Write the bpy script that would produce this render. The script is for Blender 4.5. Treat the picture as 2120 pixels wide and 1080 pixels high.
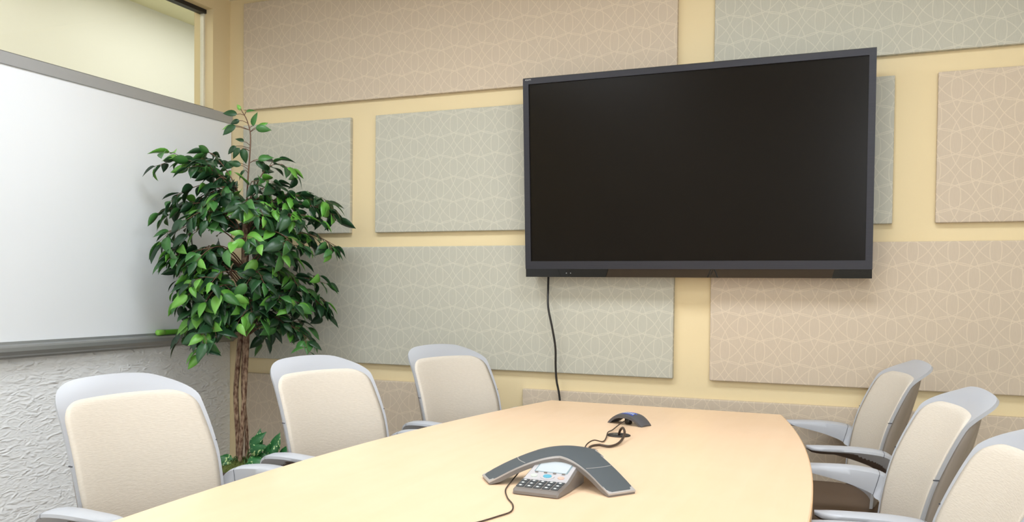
import bpy, bmesh, math, random
from mathutils import Vector, Matrix
random.seed(7)
PI = math.pi
for o in list(bpy.data.objects): bpy.data.objects.remove(o)
scene = bpy.context.scene
C = scene.collection

# ------------------------------------------------------------------ camera
cd = bpy.data.cameras.new('camera'); cam = bpy.data.objects.new('camera', cd); C.objects.link(cam)
cd.sensor_fit = 'HORIZONTAL'; cd.sensor_width = 36.0
cd.lens = 36.0 * 1776.58 / 2120.0
cd.shift_y = 97.3 / 2120.0
cd.clip_start = 0.02
yaw, pitch, roll = -0.3888, -0.0239, 0.0100
fw = Vector((math.sin(yaw)*math.cos(pitch), math.cos(yaw)*math.cos(pitch), math.sin(pitch)))
rt = Vector((math.cos(yaw), -math.sin(yaw), 0)); up = rt.cross(fw)
rt2 = rt*math.cos(roll) + up*math.sin(roll); up2 = -rt*math.sin(roll) + up*math.cos(roll)
M = Matrix((rt2, up2, -fw)).transposed().to_4x4(); M.translation = Vector((3.32, -3.888, 1.24))
cam.matrix_world = M
scene.camera = cam

# ------------------------------------------------------------------ world and exposure
w = bpy.data.worlds.new('world'); scene.world = w; w.use_nodes = True
w.node_tree.nodes['Background'].inputs[0].default_value = (0.88, 0.94, 1.0, 1)
w.node_tree.nodes['Background'].inputs[1].default_value = 6.0
vs = scene.view_settings
vs.view_transform = 'Standard'; vs.look = 'None'; vs.gamma = 1.0; vs.use_curve_mapping = False
vs.exposure = 0.55
TROFFER_WATTS = 9.0        # emission strength of the ceiling troffers' diffusers
HALL_WATTS = 3.0            # emission strength of the hallway fixtures

# ------------------------------------------------------------------ helpers
def srgb(r, g, b):
    f = lambda c: (c/255/12.92) if c/255 <= 0.04045 else ((c/255+0.055)/1.055)**2.4
    return (f(r), f(g), f(b), 1)
class NT:
    def __init__(s, m): s.t = m.node_tree; s.n = s.t.nodes; s.l = s.t.links
    def new(s, typ, **kw):
        n = s.n.new(typ)
        for k, v in kw.items(): setattr(n, k, v)
        return n
    def math(s, op, a, b=None, c=None):
        n = s.n.new('ShaderNodeMath'); n.operation = op
        for i, v in enumerate((a, b, c)):
            if v is None: continue
            if isinstance(v, (int, float)): n.inputs[i].default_value = v
            else: s.l.new(v, n.inputs[i])
        return n.outputs[0]
    def mix(s, fac, a, b):
        n = s.n.new('ShaderNodeMix'); n.data_type = 'RGBA'
        for i, v in ((0, fac), (6, a), (7, b)):
            if isinstance(v, (int, float, tuple)): n.inputs[i].default_value = v
            else: s.l.new(v, n.inputs[i])
        return n.outputs[2]
MATS = {}
def mat(name, col, rough=0.5, metal=0.0, spec=0.5, noise=0.0, nscale=30.0, bump=0.0, bscale=200.0, emit=0.0, coat=0.0):
    if name in MATS: return MATS[name]
    m = bpy.data.materials.new(name); m.use_nodes = True
    b = m.node_tree.nodes['Principled BSDF']; t = NT(m)
    b.inputs['Base Color'].default_value = col
    b.inputs['Roughness'].default_value = rough; b.inputs['Metallic'].default_value = metal
    b.inputs['Specular IOR Level'].default_value = spec
    b.inputs['Coat Weight'].default_value = coat
    if noise or bump:
        tc = t.new('ShaderNodeTexCoord')
    if noise:
        nz = t.new('ShaderNodeTexNoise'); nz.inputs['Scale'].default_value = nscale; nz.inputs['Detail'].default_value = 4
        t.l.new(tc.outputs['Object'], nz.inputs['Vector'])
        dk = tuple(c*(1-noise) for c in col[:3])+(1,); lt = tuple(min(1, c*(1+noise)) for c in col[:3])+(1,)
        t.l.new(t.mix(nz.outputs['Fac'], dk, lt), b.inputs['Base Color'])
    if bump:
        nb = t.new('ShaderNodeTexNoise'); nb.inputs['Scale'].default_value = bscale; nb.inputs['Detail'].default_value = 3
        t.l.new(tc.outputs['Object'], nb.inputs['Vector'])
        bp = t.new('ShaderNodeBump'); bp.inputs['Strength'].default_value = bump; bp.inputs['Distance'].default_value = 0.01
        t.l.new(nb.outputs['Fac'], bp.inputs['Height']); t.l.new(bp.outputs[0], b.inputs['Normal'])
    if emit:
        b.inputs['Emission Color'].default_value = col; b.inputs['Emission Strength'].default_value = emit
    MATS[name] = m
    return m

def me_from(name, verts, faces, smooth=False):
    me = bpy.data.meshes.new(name); me.from_pydata([tuple(v) for v in verts], [], faces); me.update()
    bm = bmesh.new(); bm.from_mesh(me); bmesh.ops.recalc_face_normals(bm, faces=bm.faces); bm.to_mesh(me); bm.free()
    if smooth:
        for p in me.polygons: p.use_smooth = True
    return me
def obj(name, me, m=None, parent=None, loc=None, rot=None):
    if isinstance(me, bmesh.types.BMesh):
        bm = me; me = bpy.data.meshes.new(name); bm.to_mesh(me); bm.free()
    o = bpy.data.objects.new(name, me); C.objects.link(o)
    if m is not None and not me.materials: me.materials.append(m)
    if parent: o.parent = parent
    if loc is not None: o.location = loc
    if rot is not None: o.rotation_euler = rot
    return o
def tag(o, label=None, cat=None, group=None, kind=None):
    for k, v in (('label', label), ('category', cat), ('group', group), ('kind', kind)):
        if v: o[k] = v
    return o
def thing(name, label, cat, loc=(0, 0, 0), rz=0, group=None):
    o = bpy.data.objects.new(name, None); C.objects.link(o); o.empty_display_size = 0.1
    o.location = loc; o.rotation_euler = (0, 0, rz)
    return tag(o, label, cat, group)
def box_bm(x0, x1, y0, y1, z0, z1, bevel=0.0, seg=2):
    bm = bmesh.new(); bmesh.ops.create_cube(bm, size=1)
    for v in bm.verts:
        v.co = Vector((x0+(v.co.x+.5)*(x1-x0), y0+(v.co.y+.5)*(y1-y0), z0+(v.co.z+.5)*(z1-z0)))
    if bevel:
        bmesh.ops.bevel(bm, geom=list(bm.edges), offset=bevel, segments=seg, profile=0.5, affect='EDGES')
        for f in bm.faces: f.smooth = False
    bmesh.ops.recalc_face_normals(bm, faces=bm.faces)
    return bm
def catmull(pts, n=8):
    P = [Vector(p) for p in pts]; P = [P[0]*2-P[1]] + P + [P[-1]*2-P[-2]]; out = []
    for i in range(1, len(P)-2):
        a, b, c, d = P[i-1:i+3]
        for k in range(n):
            t = k/n
            out.append(0.5*((2*b)+(c-a)*t+(2*a-5*b+4*c-d)*t*t+(3*b-a-3*c+d)*t**3))
    out.append(P[-2]); return out
def frames(pts):
    res = []; ref = None
    for i, p in enumerate(pts):
        t = (pts[min(i+1, len(pts)-1)]-pts[max(i-1, 0)]).normalized()
        if ref is None: ref = Vector((0, 0, 1)) if abs(t.z) < .9 else Vector((1, 0, 0))
        s = t.cross(ref).normalized(); ref = s.cross(t).normalized()
        res.append((t, s, ref))
    return res
def tube_geo(pts, rad, n=8, V=None, F=None):
    pts = [Vector(p) for p in pts]
    V = [] if V is None else V; F = [] if F is None else F
    b0 = len(V); fr = frames(pts)
    for i, p in enumerate(pts):
        r = rad(i/(len(pts)-1)) if callable(rad) else rad
        for k in range(n):
            a = 2*PI*k/n
            V.append(p+fr[i][1]*math.cos(a)*r+fr[i][2]*math.sin(a)*r)
    for i in range(len(pts)-1):
        for k in range(n):
            a = b0+i*n+k; b = b0+i*n+(k+1) % n
            F.append((a, b, b+n, a+n))
    F.append(tuple(b0+k for k in range(n))[::-1]); F.append(tuple(b0+(len(pts)-1)*n+k for k in range(n)))
    return V, F
def tube(name, pts, rad, n=8):
    V, F = tube_geo(pts, rad, n); return me_from(name, V, F, True)
def lathe(name, prof, n=32):
    V = []; F = []
    for r, z in prof:
        for k in range(n):
            a = 2*PI*k/n; V.append((r*math.cos(a), r*math.sin(a), z))
    for i in range(len(prof)-1):
        for k in range(n):
            F.append((i*n+k, i*n+(k+1) % n, (i+1)*n+(k+1) % n, (i+1)*n+k))
    F.append(tuple(range(n))); F.append(tuple((len(prof)-1)*n+k for k in range(n)))
    return me_from(name, V, F, True)
def grid_solid(name, front, back, smooth=True):
    """closed sheet between two equal grids of points (rows x columns)"""
    R, K = len(front), len(front[0]); V = [p for r in front for p in r]+[p for r in back for p in r]; N = R*K; F = []
    for i in range(R-1):
        for j in range(K-1):
            a = i*K+j; F.append((a, a+1, a+K+1, a+K)); F.append((N+a, N+a+K, N+a+K+1, N+a+1))
    for i in range(R-1):
        for j in (0, K-1):
            a = i*K+j; F.append((a, a+K, N+a+K, N+a))
    for j in range(K-1):
        for i in (0, R-1):
            a = i*K+j; F.append((a, a+1, N+a+1, N+a))
    me = me_from(name, V, F, smooth); return me
def sharp(me, deg=40):
    bm = bmesh.new(); bm.from_mesh(me)
    for e in bm.edges:
        e.smooth = not (len(e.link_faces) == 2 and e.calc_face_angle(0) > math.radians(deg))
    bm.to_mesh(me); bm.free(); return me
def copy_tree(o, parent=None):
    c = o.copy(); C.objects.link(c); c.parent = parent
    for ch in o.children: copy_tree(ch, c)
    return c

# ------------------------------------------------------------------ materials of the setting
M_wall = mat('yellow_wall_paint', srgb(224, 206, 166), 0.75, spec=.25, noise=.02, nscale=3, bump=.03, bscale=260)
M_ceil = mat('ceiling_paint', srgb(236, 228, 208), 0.85, spec=.1, noise=.02, nscale=8, bump=.05, bscale=150)
M_floor = mat('carpet', srgb(160, 150, 138), 0.95, spec=.1, noise=.15, nscale=120, bump=.4, bscale=400)
M_rear = mat('rear_wall_paint', srgb(232, 226, 214), 0.8, spec=.2, noise=.02, nscale=4)
M_hall = mat('hall_wall_paint', srgb(238, 238, 232), 0.8, spec=.2, noise=.01, nscale=3)
M_hallc = mat('hall_ceiling_paint', srgb(240, 236, 200), 0.85, spec=.1, noise=.02, nscale=6)
def crinkle():
    m = mat('crinkled_white_paper', srgb(240, 242, 244), 0.62, spec=.3)
    t = NT(m); b = t.n['Principled BSDF']
    tc = t.new('ShaderNodeTexCoord'); mp = t.new('ShaderNodeMapping')
    mp.inputs['Rotation'].default_value = (0.65, 0, 0); mp.inputs['Scale'].default_value = (1, 13, 30)
    t.l.new(tc.outputs['Object'], mp.inputs[0])
    n1 = t.new('ShaderNodeTexNoise'); n1.noise_type = 'RIDGED_MULTIFRACTAL'; n1.inputs['Scale'].default_value = 1.0; n1.inputs['Detail'].default_value = 3; n1.inputs['Distortion'].default_value = 1.4
    t.l.new(mp.outputs[0], n1.inputs['Vector'])
    mp2 = t.new('ShaderNodeMapping'); mp2.inputs['Rotation'].default_value = (-0.9, 0, 0); mp2.inputs['Scale'].default_value = (1, 24, 52)
    t.l.new(tc.outputs['Object'], mp2.inputs[0])
    n2 = t.new('ShaderNodeTexNoise'); n2.noise_type = 'RIDGED_MULTIFRACTAL'; n2.inputs['Scale'].default_value = 1.0; n2.inputs['Detail'].default_value = 2; n2.inputs['Distortion'].default_value = 1.0
    t.l.new(mp2.outputs[0], n2.inputs['Vector'])
    h = t.math('MULTIPLY_ADD', n2.outputs['Fac'], 0.6, n1.outputs['Fac'])
    bp = t.new('ShaderNodeBump'); bp.inputs['Strength'].default_value = 0.7; bp.inputs['Distance'].default_value = 0.012
    t.l.new(h, bp.inputs['Height']); t.l.new(bp.outputs[0], b.inputs['Normal'])
    return m
M_crinkle = crinkle()

# ------------------------------------------------------------------ the setting
CEIL = 2.83; XR = 5.7; YF = -6.2; WT = 0.13
def struct(name, bm, m): return tag(obj(name, bm, m), kind='structure')
struct('floor', box_bm(-WT, XR+.1, YF-.1, .1, -.1, 0), M_floor)
# back wall runs on behind the hallway so that both rooms are closed
struct('wall_back', box_bm(-WT, XR+.1, 0, .12, 0, 3.4), M_wall)
struct('wall_right', box_bm(XR, XR+.1, YF, 0, 0, CEIL), M_rear)
# rear wall with an unseen window, added to bring in frontal fill light
bm = box_bm(-2.0, XR+.1, YF-.1, YF, 0, .85)
for a in ((-2.0, XR+.1, YF-.1, YF, 2.5, 3.4), (-2.0, 3.5, YF-.1, YF, .85, 2.5), (5.5, XR+.1, YF-.1, YF, .85, 2.5)):
    q = box_bm(*a); tmp = bpy.data.meshes.new('t'); q.to_mesh(tmp); q.free(); bm.from_mesh(tmp); bpy.data.meshes.remove(tmp)
struct('wall_front', bm, M_rear)
bm = box_bm(3.5, 5.5, YF-.09, YF-.03, .85, .90)
for a in ((3.5, 5.5, YF-.09, YF-.03, 2.45, 2.5), (3.5, 3.55, YF-.09, YF-.03, .9, 2.45), (5.45, 5.5, YF-.09, YF-.03, .9, 2.45), (4.47, 4.53, YF-.09, YF-.03, .9, 2.45)):
    q = box_bm(*a); tmp = bpy.data.meshes.new('t'); q.to_mesh(tmp); q.free(); bm.from_mesh(tmp); bpy.data.meshes.remove(tmp)
struct('added_window', bm, mat('added_window_frame_paint', srgb(236, 236, 234), .5))
pl = bpy.data.lights.new('added_window_portal', 'AREA'); pl.shape = 'RECTANGLE'; pl.size = 2.0; pl.size_y = 1.65; pl.cycles.is_portal = True
po = bpy.data.objects.new('added_window_portal', pl); C.objects.link(po); po.location = (4.5, YF-.02, 1.675); po.rotation_euler = (PI/2, 0, 0)
# left wall in pieces round its clerestory opening: y -3.4 .. -0.138, z 2.17 .. 2.745
WY0, WY1, WZ0, WZ1 = -3.4, -0.138, 2.17, 2.745
bm = box_bm(-WT, 0, YF, 0, .93, WZ0)
for a in ((-WT, 0, WY1, 0, WZ0, CEIL+.4), (-WT, 0, YF, WY0, WZ0, CEIL+.4), (-WT, 0, WY0, WY1, WZ1, CEIL+.4)):
    q = box_bm(*a); tmp = bpy.data.meshes.new('t'); q.to_mesh(tmp); q.free(); bm.from_mesh(tmp); bpy.data.meshes.remove(tmp)
struct('wall_left', bm, M_wall)
lw = struct('wall_left_lower', box_bm(-WT, 0.004, YF, -0.001, 0, .93), M_crinkle)
# ceiling with openings for the lights is a single slab; the troffers hang just beneath it
struct('ceiling', box_bm(0, XR, YF, 0, CEIL, CEIL+.1), M_ceil)
# hallway behind the glass
HX = -1.45; HZ = 3.212; HY = 3.2
struct('wall_hall', box_bm(HX-.1, HX, YF, HY, 0, HZ), M_hall)
struct('wall_hall_end', box_bm(HX-.1, -WT+.1, HY, HY+.1, 0, HZ), M_hall)
struct('wall_hall_side', box_bm(-WT, 0, .12, HY, 0, HZ+.08), M_hall)
struct('ceiling_hall', box_bm(HX-.1, -WT, YF, HY, HZ, HZ+.08), M_hallc)
struct('floor_hall', box_bm(HX-.1, -WT, YF, HY, -.1, 0), mat('hall_floor_tile', srgb(222, 216, 200), .5, noise=.03, nscale=8))

# clerestory window: glass pane, aluminium edge strip, dark gaskets
def glass_mat():
    m = bpy.data.materials.new('window_glass'); m.use_nodes = True; t = NT(m); t.n.clear()
    out = t.new('ShaderNodeOutputMaterial'); tr = t.new('ShaderNodeBsdfTransparent'); gl = t.new('ShaderNodeBsdfGlossy')
    tr.inputs[0].default_value = (0.985, 0.99, 0.965, 1); gl.inputs['Roughness'].default_value = 0.0
    lw_ = t.new('ShaderNodeLayerWeight'); lw_.inputs[0].default_value = 0.5
    fr = t.new('ShaderNodeMath', operation='MULTIPLY_ADD'); fr.inputs[1].default_value = .5; fr.inputs[2].default_value = .03
    pw = t.new('ShaderNodeMath', operation='POWER'); pw.inputs[1].default_value = 5; t.l.new(lw_.outputs['Facing'], pw.inputs[0]); t.l.new(pw.outputs[0], fr.inputs[0])
    mx = t.new('ShaderNodeMixShader'); t.l.new(fr.outputs[0], mx.inputs[0]); t.l.new(tr.outputs[0], mx.inputs[1]); t.l.new(gl.outputs[0], mx.inputs[2])
    t.l.new(mx.outputs[0], out.inputs[0]); return m
M_glass = glass_mat()
M_gasket = mat('black_gasket', srgb(30, 27, 24), .5)
M_edge = mat('glass_edge_strip', srgb(226, 222, 206), .25, metal=.2, noise=.08, nscale=60)
win = bpy.data.objects.new('window_1', None); C.objects.link(win); win.location = (-.065, WY1, WZ0); tag(win, kind='structure')
def wpart(n, b, m):
    o = obj(n, box_bm(*b), m, win); o.location = (0, 0, 0)
    for v in o.data.vertices: v.co -= Vector((-.065, WY1, WZ0))
    return o
wpart('pane', (-.069, -.061, WY0+.005, WY1-.006, 2.1995, WZ1-.02), M_glass)
wpart('edge_strip', (-.078, -.054, WY1-.012, WY1, 2.185, WZ1-.018), M_edge)
wpart('head_gasket', (-.085, -.045, WY0, WY1, WZ1-.022, WZ1), M_gasket)
wpart('sill_gasket', (-.085, 0.006, WY0, WY1-.002, WZ0, 2.1995), M_gasket)

# ------------------------------------------------------------------ ceiling lights
M_troff = mat('troffer_frame', srgb(240, 240, 238), .5)
M_diff = mat('troffer_diffuser', (.90, .965, 1.03, 1), .6, emit=TROFFER_WATTS)
M_hdiff = mat('hall_diffuser', (1.0, .99, .93, 1), .6, emit=HALL_WATTS)
def troffer(x, y, lx, ly, z, label, diff, group):
    t = thing('ceiling_light', label, 'light', (x, y, z), 0, group)
    bm = bmesh.new()
    for a in ((-lx/2, lx/2, -ly/2, -ly/2+.025), (-lx/2, lx/2, ly/2-.025, ly/2), (-lx/2, -lx/2+.025, -ly/2, ly/2), (lx/2-.025, lx/2, -ly/2, ly/2)):
        q = box_bm(a[0], a[1], a[2], a[3], -.02, 0); tmp = bpy.data.meshes.new('t'); q.to_mesh(tmp); q.free(); bm.from_mesh(tmp); bpy.data.meshes.remove(tmp)
    obj('frame', bm, M_troff, t)
    obj('diffuser', me_from('diffuser', [(-lx/2+.02, -ly/2+.02, -.012), (lx/2-.02, -ly/2+.02, -.012), (lx/2-.02, ly/2-.02, -.012), (-lx/2+.02, ly/2-.02, -.012)], [(0, 3, 2, 1)]), diff, t)
    return t
SPOTS = [(1.30, -1.5, 'whiteboard side, nearest the wall screen'), (3.1, -1.5, 'right-hand chairs, nearest the wall screen'),
         (1.05, -3.5, 'whiteboard side, middle row, added as fill'), (4.0, -3.5, 'right side, middle row, added as fill'),  # this row and the next are unseen, added to fill the walls
         (1.05, -5.3, 'whiteboard side, row farthest from the screen, added as fill'), (4.0, -5.3, 'right side, row farthest from the screen, added as fill')]
for x, y, s in SPOTS:
    troffer(x, y, 1.2, .6, CEIL, 'white recessed ceiling light over the '+s, M_diff, 'recessed ceiling lights of the meeting room')
for y in (2.2, .7, -.8, -2.3):
    troffer(-.8, y, .6, 1.2, HZ, 'hallway ceiling light behind the glass, '+{2.2: 'at the far end', .7: 'second from the far end', -.8: 'third from the far end', -2.3: 'nearest the camera'}[y], M_hdiff, 'hallway ceiling lights')

# ------------------------------------------------------------------ acoustic panels
def fabric_panel(name, base, line):
    m = mat(name, base, .9, spec=.15); t = NT(m); b = t.n['Principled BSDF']
    tc = t.new('ShaderNodeTexCoord'); sx = t.new('ShaderNodeSeparateXYZ'); geo = t.new('ShaderNodeNewGeometry')
    t.l.new(geo.outputs['Position'], sx.inputs[0])
    # woven line pattern: large overlapping circles on a staggered lattice (pitch P, rows 0.725 P apart)
    P = .149; RW = .725
    x = t.math('DIVIDE', sx.outputs[0], P); z = t.math('DIVIDE', sx.outputs[2], P*RW*2)
    best = None
    for k in (0.0, 0.5):
        fx = t.math('FRACT', t.math('ADD', x, k)); fz = t.math('MULTIPLY', t.math('FRACT', t.math('ADD', z, k)), RW*2)
        cb = t.new('ShaderNodeCombineXYZ'); t.l.new(fx, cb.inputs[0]); t.l.new(fz, cb.inputs[1])
        for cx_ in (-1, 0, 1, 2):
            for cz_ in (0, RW*2):
                vd = t.new('ShaderNodeVectorMath', operation='DISTANCE'); t.l.new(cb.outputs[0], vd.inputs[0]); vd.inputs[1].default_value = (cx_, cz_, 0)
                d = t.math('ABSOLUTE', t.math('SUBTRACT', vd.outputs['Value'], 1.14))
                best = d if best is None else t.math('MINIMUM', best, d)
    mr = t.new('ShaderNodeMapRange'); mr.inputs['From Min'].default_value = .007; mr.inputs['From Max'].default_value = .015
    mr.inputs['To Min'].default_value = 1; mr.inputs['To Max'].default_value = 0
    t.l.new(best, mr.inputs[0])
    wv = t.new('ShaderNodeTexNoise'); wv.inputs['Scale'].default_value = 1; wv.inputs['Detail'].default_value = 2
    mp = t.new('ShaderNodeMapping'); mp.inputs['Scale'].default_value = (500, 500, 30); t.l.new(geo.outputs['Position'], mp.inputs[0]); t.l.new(mp.outputs[0], wv.inputs['Vector'])
    dk = tuple(c*.93 for c in base[:3])+(1,); lt = tuple(c*1.05 for c in base[:3])+(1,)
    ground = t.mix(wv.outputs['Fac'], dk, lt)
    # the thread breaks up a little along the lines
    br = t.new('ShaderNodeTexNoise'); br.inputs['Scale'].default_value = 60; t.l.new(geo.outputs['Position'], br.inputs['Vector'])
    fac = t.math('MULTIPLY', mr.outputs[0], t.math('MULTIPLY_ADD', br.outputs['Fac'], .5, .32))
    t.l.new(t.mix(fac, ground, line), b.inputs['Base Color'])
    bp = t.new('ShaderNodeBump'); bp.inputs['Strength'].default_value = .12; bp.inputs['Distance'].default_value = .002
    t.l.new(wv.outputs['Fac'], bp.inputs['Height']); t.l.new(bp.outputs[0], b.inputs['Normal'])
    return m
M_pgrey = fabric_panel('grey_patterned_fabric', srgb(185, 183, 170), srgb(208, 204, 188))
M_pbeige = fabric_panel('beige_patterned_fabric', srgb(198, 183, 164), srgb(218, 203, 181))
PT = .026
def panel(x0, x1, z0, z1, m, label):
    bm = box_bm(-(x1-x0)/2, (x1-x0)/2, -PT, 0, 0, z1-z0, .004, 2)
    o = obj('acoustic_panel', bm, m, None, ((x0+x1)/2, -.0005, z0))
    return tag(o, label, 'wall panel', 'fabric acoustic panels on the back wall')
panel(.113, 2.526, 2.209, 2.795, M_pbeige, 'long beige patterned wall panel in the top row, left of the screen')
panel(2.690, 5.10, 2.209, 2.795, M_pgrey, 'long grey patterned wall panel in the top row above the screen, right side')
panel(.113, .811, 1.518, 2.124, M_pgrey, 'short grey wall panel behind the top of the indoor tree')
panel(.963, 3.423, 1.518, 2.124, M_pgrey, 'long grey patterned wall panel largely hidden by the big screen')
panel(3.582, 5.60, 1.518, 2.124, M_pbeige, 'beige patterned wall panel beside the screen at the right edge')
panel(.113, 2.526, .835, 1.444, M_pgrey, 'long grey patterned wall panel crossed by the hanging cord below the screen')
panel(2.690, 5.10, .835, 1.444, M_pbeige, 'long beige patterned wall panel under the right half of the screen')
panel(.113, 1.640, .14, .750, M_pbeige, 'beige wall panel in the bottom row behind the left chairs and tree trunk')
panel(1.797, 4.21, .14, .750, M_pbeige, 'beige wall panel in the bottom row behind the far end of the table')

# ------------------------------------------------------------------ whiteboard
M_board = mat('whiteboard_enamel', srgb(236, 239, 243), .28, spec=.45, noise=.008, nscale=2)
M_alu = mat('brushed_aluminium', srgb(172, 173, 174), .42, metal=.25, noise=.03, nscale=20)
M_tray = mat('tray_aluminium', srgb(158, 160, 160), .38, metal=.5, noise=.03, nscale=20)
wb = thing('whiteboard', 'large wall-mounted whiteboard with aluminium top rail and pen tray', 'whiteboard', (0.001, -1.8, .93))
BY0, BY1 = -3.5, -.004
obj('board', box_bm(0, .014, BY0+1.8, BY1+1.8-.003, .03, 1.232), M_board, wb)
obj('top_rail', box_bm(0, .022, BY0+1.8, BY1+1.8, 1.211, 1.263, .0015, 1), M_alu, wb)
prof = [(0, 0), (.0, .062), (.018, .062), (.022, .052), (.058, .048), (.066, .040), (.068, .024), (.06, .008), (.045, 0), (.04, -.008), (.012, -.010)]
ys = (BY0+1.8, BY1+1.8-.012)
V = [(x, y, z) for y in ys for x, z in prof]; n = len(prof)
F = [(i, (i+1) % n, n+(i+1) % n, n+i) for i in range(n)]+[tuple(range(n)), tuple(range(2*n-1, n-1, -1))]
obj('pen_tray', me_from('pen_tray', V, F), M_tray, wb)
mk = thing('marker', 'thick bright green dry-erase marker lying on the whiteboard tray', 'marker', (.045, -.50, .9955))
M_mk = mat('green_plastic', srgb(90, 165, 40), .4, noise=.08, nscale=40)
M_mk2 = mat('light_green_plastic', srgb(140, 205, 85), .4)
tb = lathe('barrel', [(.008, -.075), (.0125, -.07), (.0135, -.03), (.0135, .085), (.011, .09)], 16)
o = obj('barrel', tb, M_mk, mk); o.rotation_euler = (-PI/2, 0, 0)
tb = lathe('cap', [(.011, 0), (.0148, .002), (.0148, .042), (.010, .047)], 16)
o = obj('cap', tb, M_mk2, mk, (0, -.04, 0)); o.rotation_euler = (PI/2, 0, 0)

# ------------------------------------------------------------------ television
def scratch_mat():
    m = mat('brushed_dark_bezel', srgb(58, 58, 64), .45, metal=.15, spec=.3); t = NT(m); b = t.n['Principled BSDF']
    tc = t.new('ShaderNodeTexCoord'); mp = t.new('ShaderNodeMapping'); mp.inputs['Scale'].default_value = (6, 6, 700)
    nz = t.new('ShaderNodeTexNoise'); nz.inputs['Scale'].default_value = 1; t.l.new(tc.outputs['Object'], mp.inputs[0]); t.l.new(mp.outputs[0], nz.inputs['Vector'])
    t.l.new(t.mix(nz.outputs['Fac'], srgb(40, 40, 45), srgb(56, 56, 63)), b.inputs['Base Color'])
    return m
M_bezel = scratch_mat()
M_black = mat('black_plastic', srgb(16, 15, 15), .35)
M_gloss = mat('gloss_black_plastic', srgb(9, 9, 9), .06, spec=.5)
M_strip = mat('gloss_speaker_strip', srgb(58, 48, 38), .12, metal=.5)
M_screen = mat('dark_screen', srgb(18, 14, 10), .22, spec=.16)
TW, TH = 1.502, .915
tv = thing('television', 'large black flat-screen television mounted on the panelled back wall', 'television', (2.5995, -.127, 1.29))
tilt = math.atan2(.062, TH)
def tvp(name, me, m, parent=None):
    o = obj(name, me, m, parent or tv)
    if parent is None: o.rotation_euler = (tilt, 0, 0)
    return o
hw = TW/2; bz = .027; sb = .038; bb = .036    # bezel, speaker strip, lower bezel
tvp('cabinet', box_bm(-hw+.004, hw-.004, .012, .07, .004, TH-.004, .006, 1), M_black)
# picture-frame bezel
def ring(x0, x1, z0, z1, i0, i1, k0, k1, y0, y1):
    V = []
    for y in (y0, y1):
        V += [(x0, y, z0), (x1, y, z0), (x1, y, z1), (x0, y, z1), (i0, y, k0), (i1, y, k0), (i1, y, k1), (i0, y, k1)]
    F = []
    for k in range(4):
        a, b = k, (k+1) % 4
        F += [(a, b, b+4, a+4), (a+8, a+12, b+12, b+8), (a, a+8, b+8, b), (a+4, b+4, b+12, a+12)]
    return V, F
V, F = ring(-hw, hw, sb, TH-.004, -hw+bz, hw-bz, sb+bb, TH-.004-bz+.002, -.004, .014)
tvp('bezel', me_from('bezel', V, F), M_bezel)
tvp('top_edge', box_bm(-hw, hw, -.001, .05, TH-.005, TH, .001, 1), M_black)
tvp('screen', box_bm(-hw+bz-.002, hw-bz+.002, .004, .012, sb+bb-.002, TH-bz), M_screen)
def poly_slab(name, pts, y0, y1):
    n = len(pts); V = [(x, y0, z) for x, z in pts]+[(x, y1, z) for x, z in pts]
    return me_from(name, V, [tuple(range(n)), tuple(range(2*n-1, n-1, -1))]+[(i, (i+1) % n, n+(i+1) % n, n+i) for i in range(n)])
tvp('end_cap', poly_slab('end_cap', [(-hw+.001, .001), (-hw+.175, .001), (-hw+.160, sb), (-hw+.001, sb)], -.002, .03), M_gloss)
sens = tvp('sensor_window', poly_slab('sensor_window', [(-hw+.176, .001), (-hw+.388, .001), (-hw+.400, sb), (-hw+.161, sb)], -.003, .03), M_gloss)
M_led = mat('indicator', srgb(150, 150, 150), .4)
for dx in (.20, .22):
    obj('indicator', box_bm(-hw+dx, -hw+dx+.004, -.0042, -.002, .017, .021), M_led, sens)
tvp('speaker_strip', poly_slab('speaker_strip', [(-hw+.389, .001), (hw-.155, .001), (hw-.143, sb), (-hw+.401, sb)], -.001, .03), M_strip)
tvp('end_cap', poly_slab('end_cap', [(hw-.154, .001), (hw-.001, .001), (hw-.001, sb), (hw-.142, sb)], -.002, .03), M_gloss)
cxx = .115
for s in (-1, 1):
    tvp('emblem_stroke', poly_slab('emblem_stroke', [(cxx+s*.024, .002), (cxx+s*.019, .002), (cxx+s*.005, sb-.001), (cxx+s*.010, sb-.001)], -.0025, .0), M_gloss)
tvp('emblem_stroke', poly_slab('emblem_stroke', [(cxx-.013, .006), (cxx-.010, .006), (cxx+.003, sb-.004), (cxx+.0, sb-.004)], -.0025, .0), M_gloss)
def text_mesh(txt, size, name, m, extr=.0004):
    cu = bpy.data.curves.new(name, 'FONT'); cu.body = txt; cu.size = size; cu.extrude = extr; cu.align_x = 'CENTER'; cu.align_y = 'CENTER'
    o = bpy.data.objects.new(name, cu); C.objects.link(o)
    bpy.context.view_layer.update()
    me = bpy.data.meshes.new_from_object(o.evaluated_get(bpy.context.evaluated_depsgraph_get()))
    bpy.data.objects.remove(o); me.name = name; me.materials.clear(); me.materials.append(m)
    return me
M_print = mat('pale_print', srgb(190, 190, 190), .5)
tm = text_mesh('AQUOS', .0085, 'lettering', M_print)
tx = obj('lettering', tm, None, tv); tx.rotation_euler = (PI/2+tilt, 0, 0)
tx.location = Matrix.Rotation(tilt, 3, 'X') @ Vector((-hw+.026, -.0046, TH-.0095))
# wall bracket
obj('wall_bracket', box_bm(-.25, .25, .03, .0975, .25, .65), M_black, tv)

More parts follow.
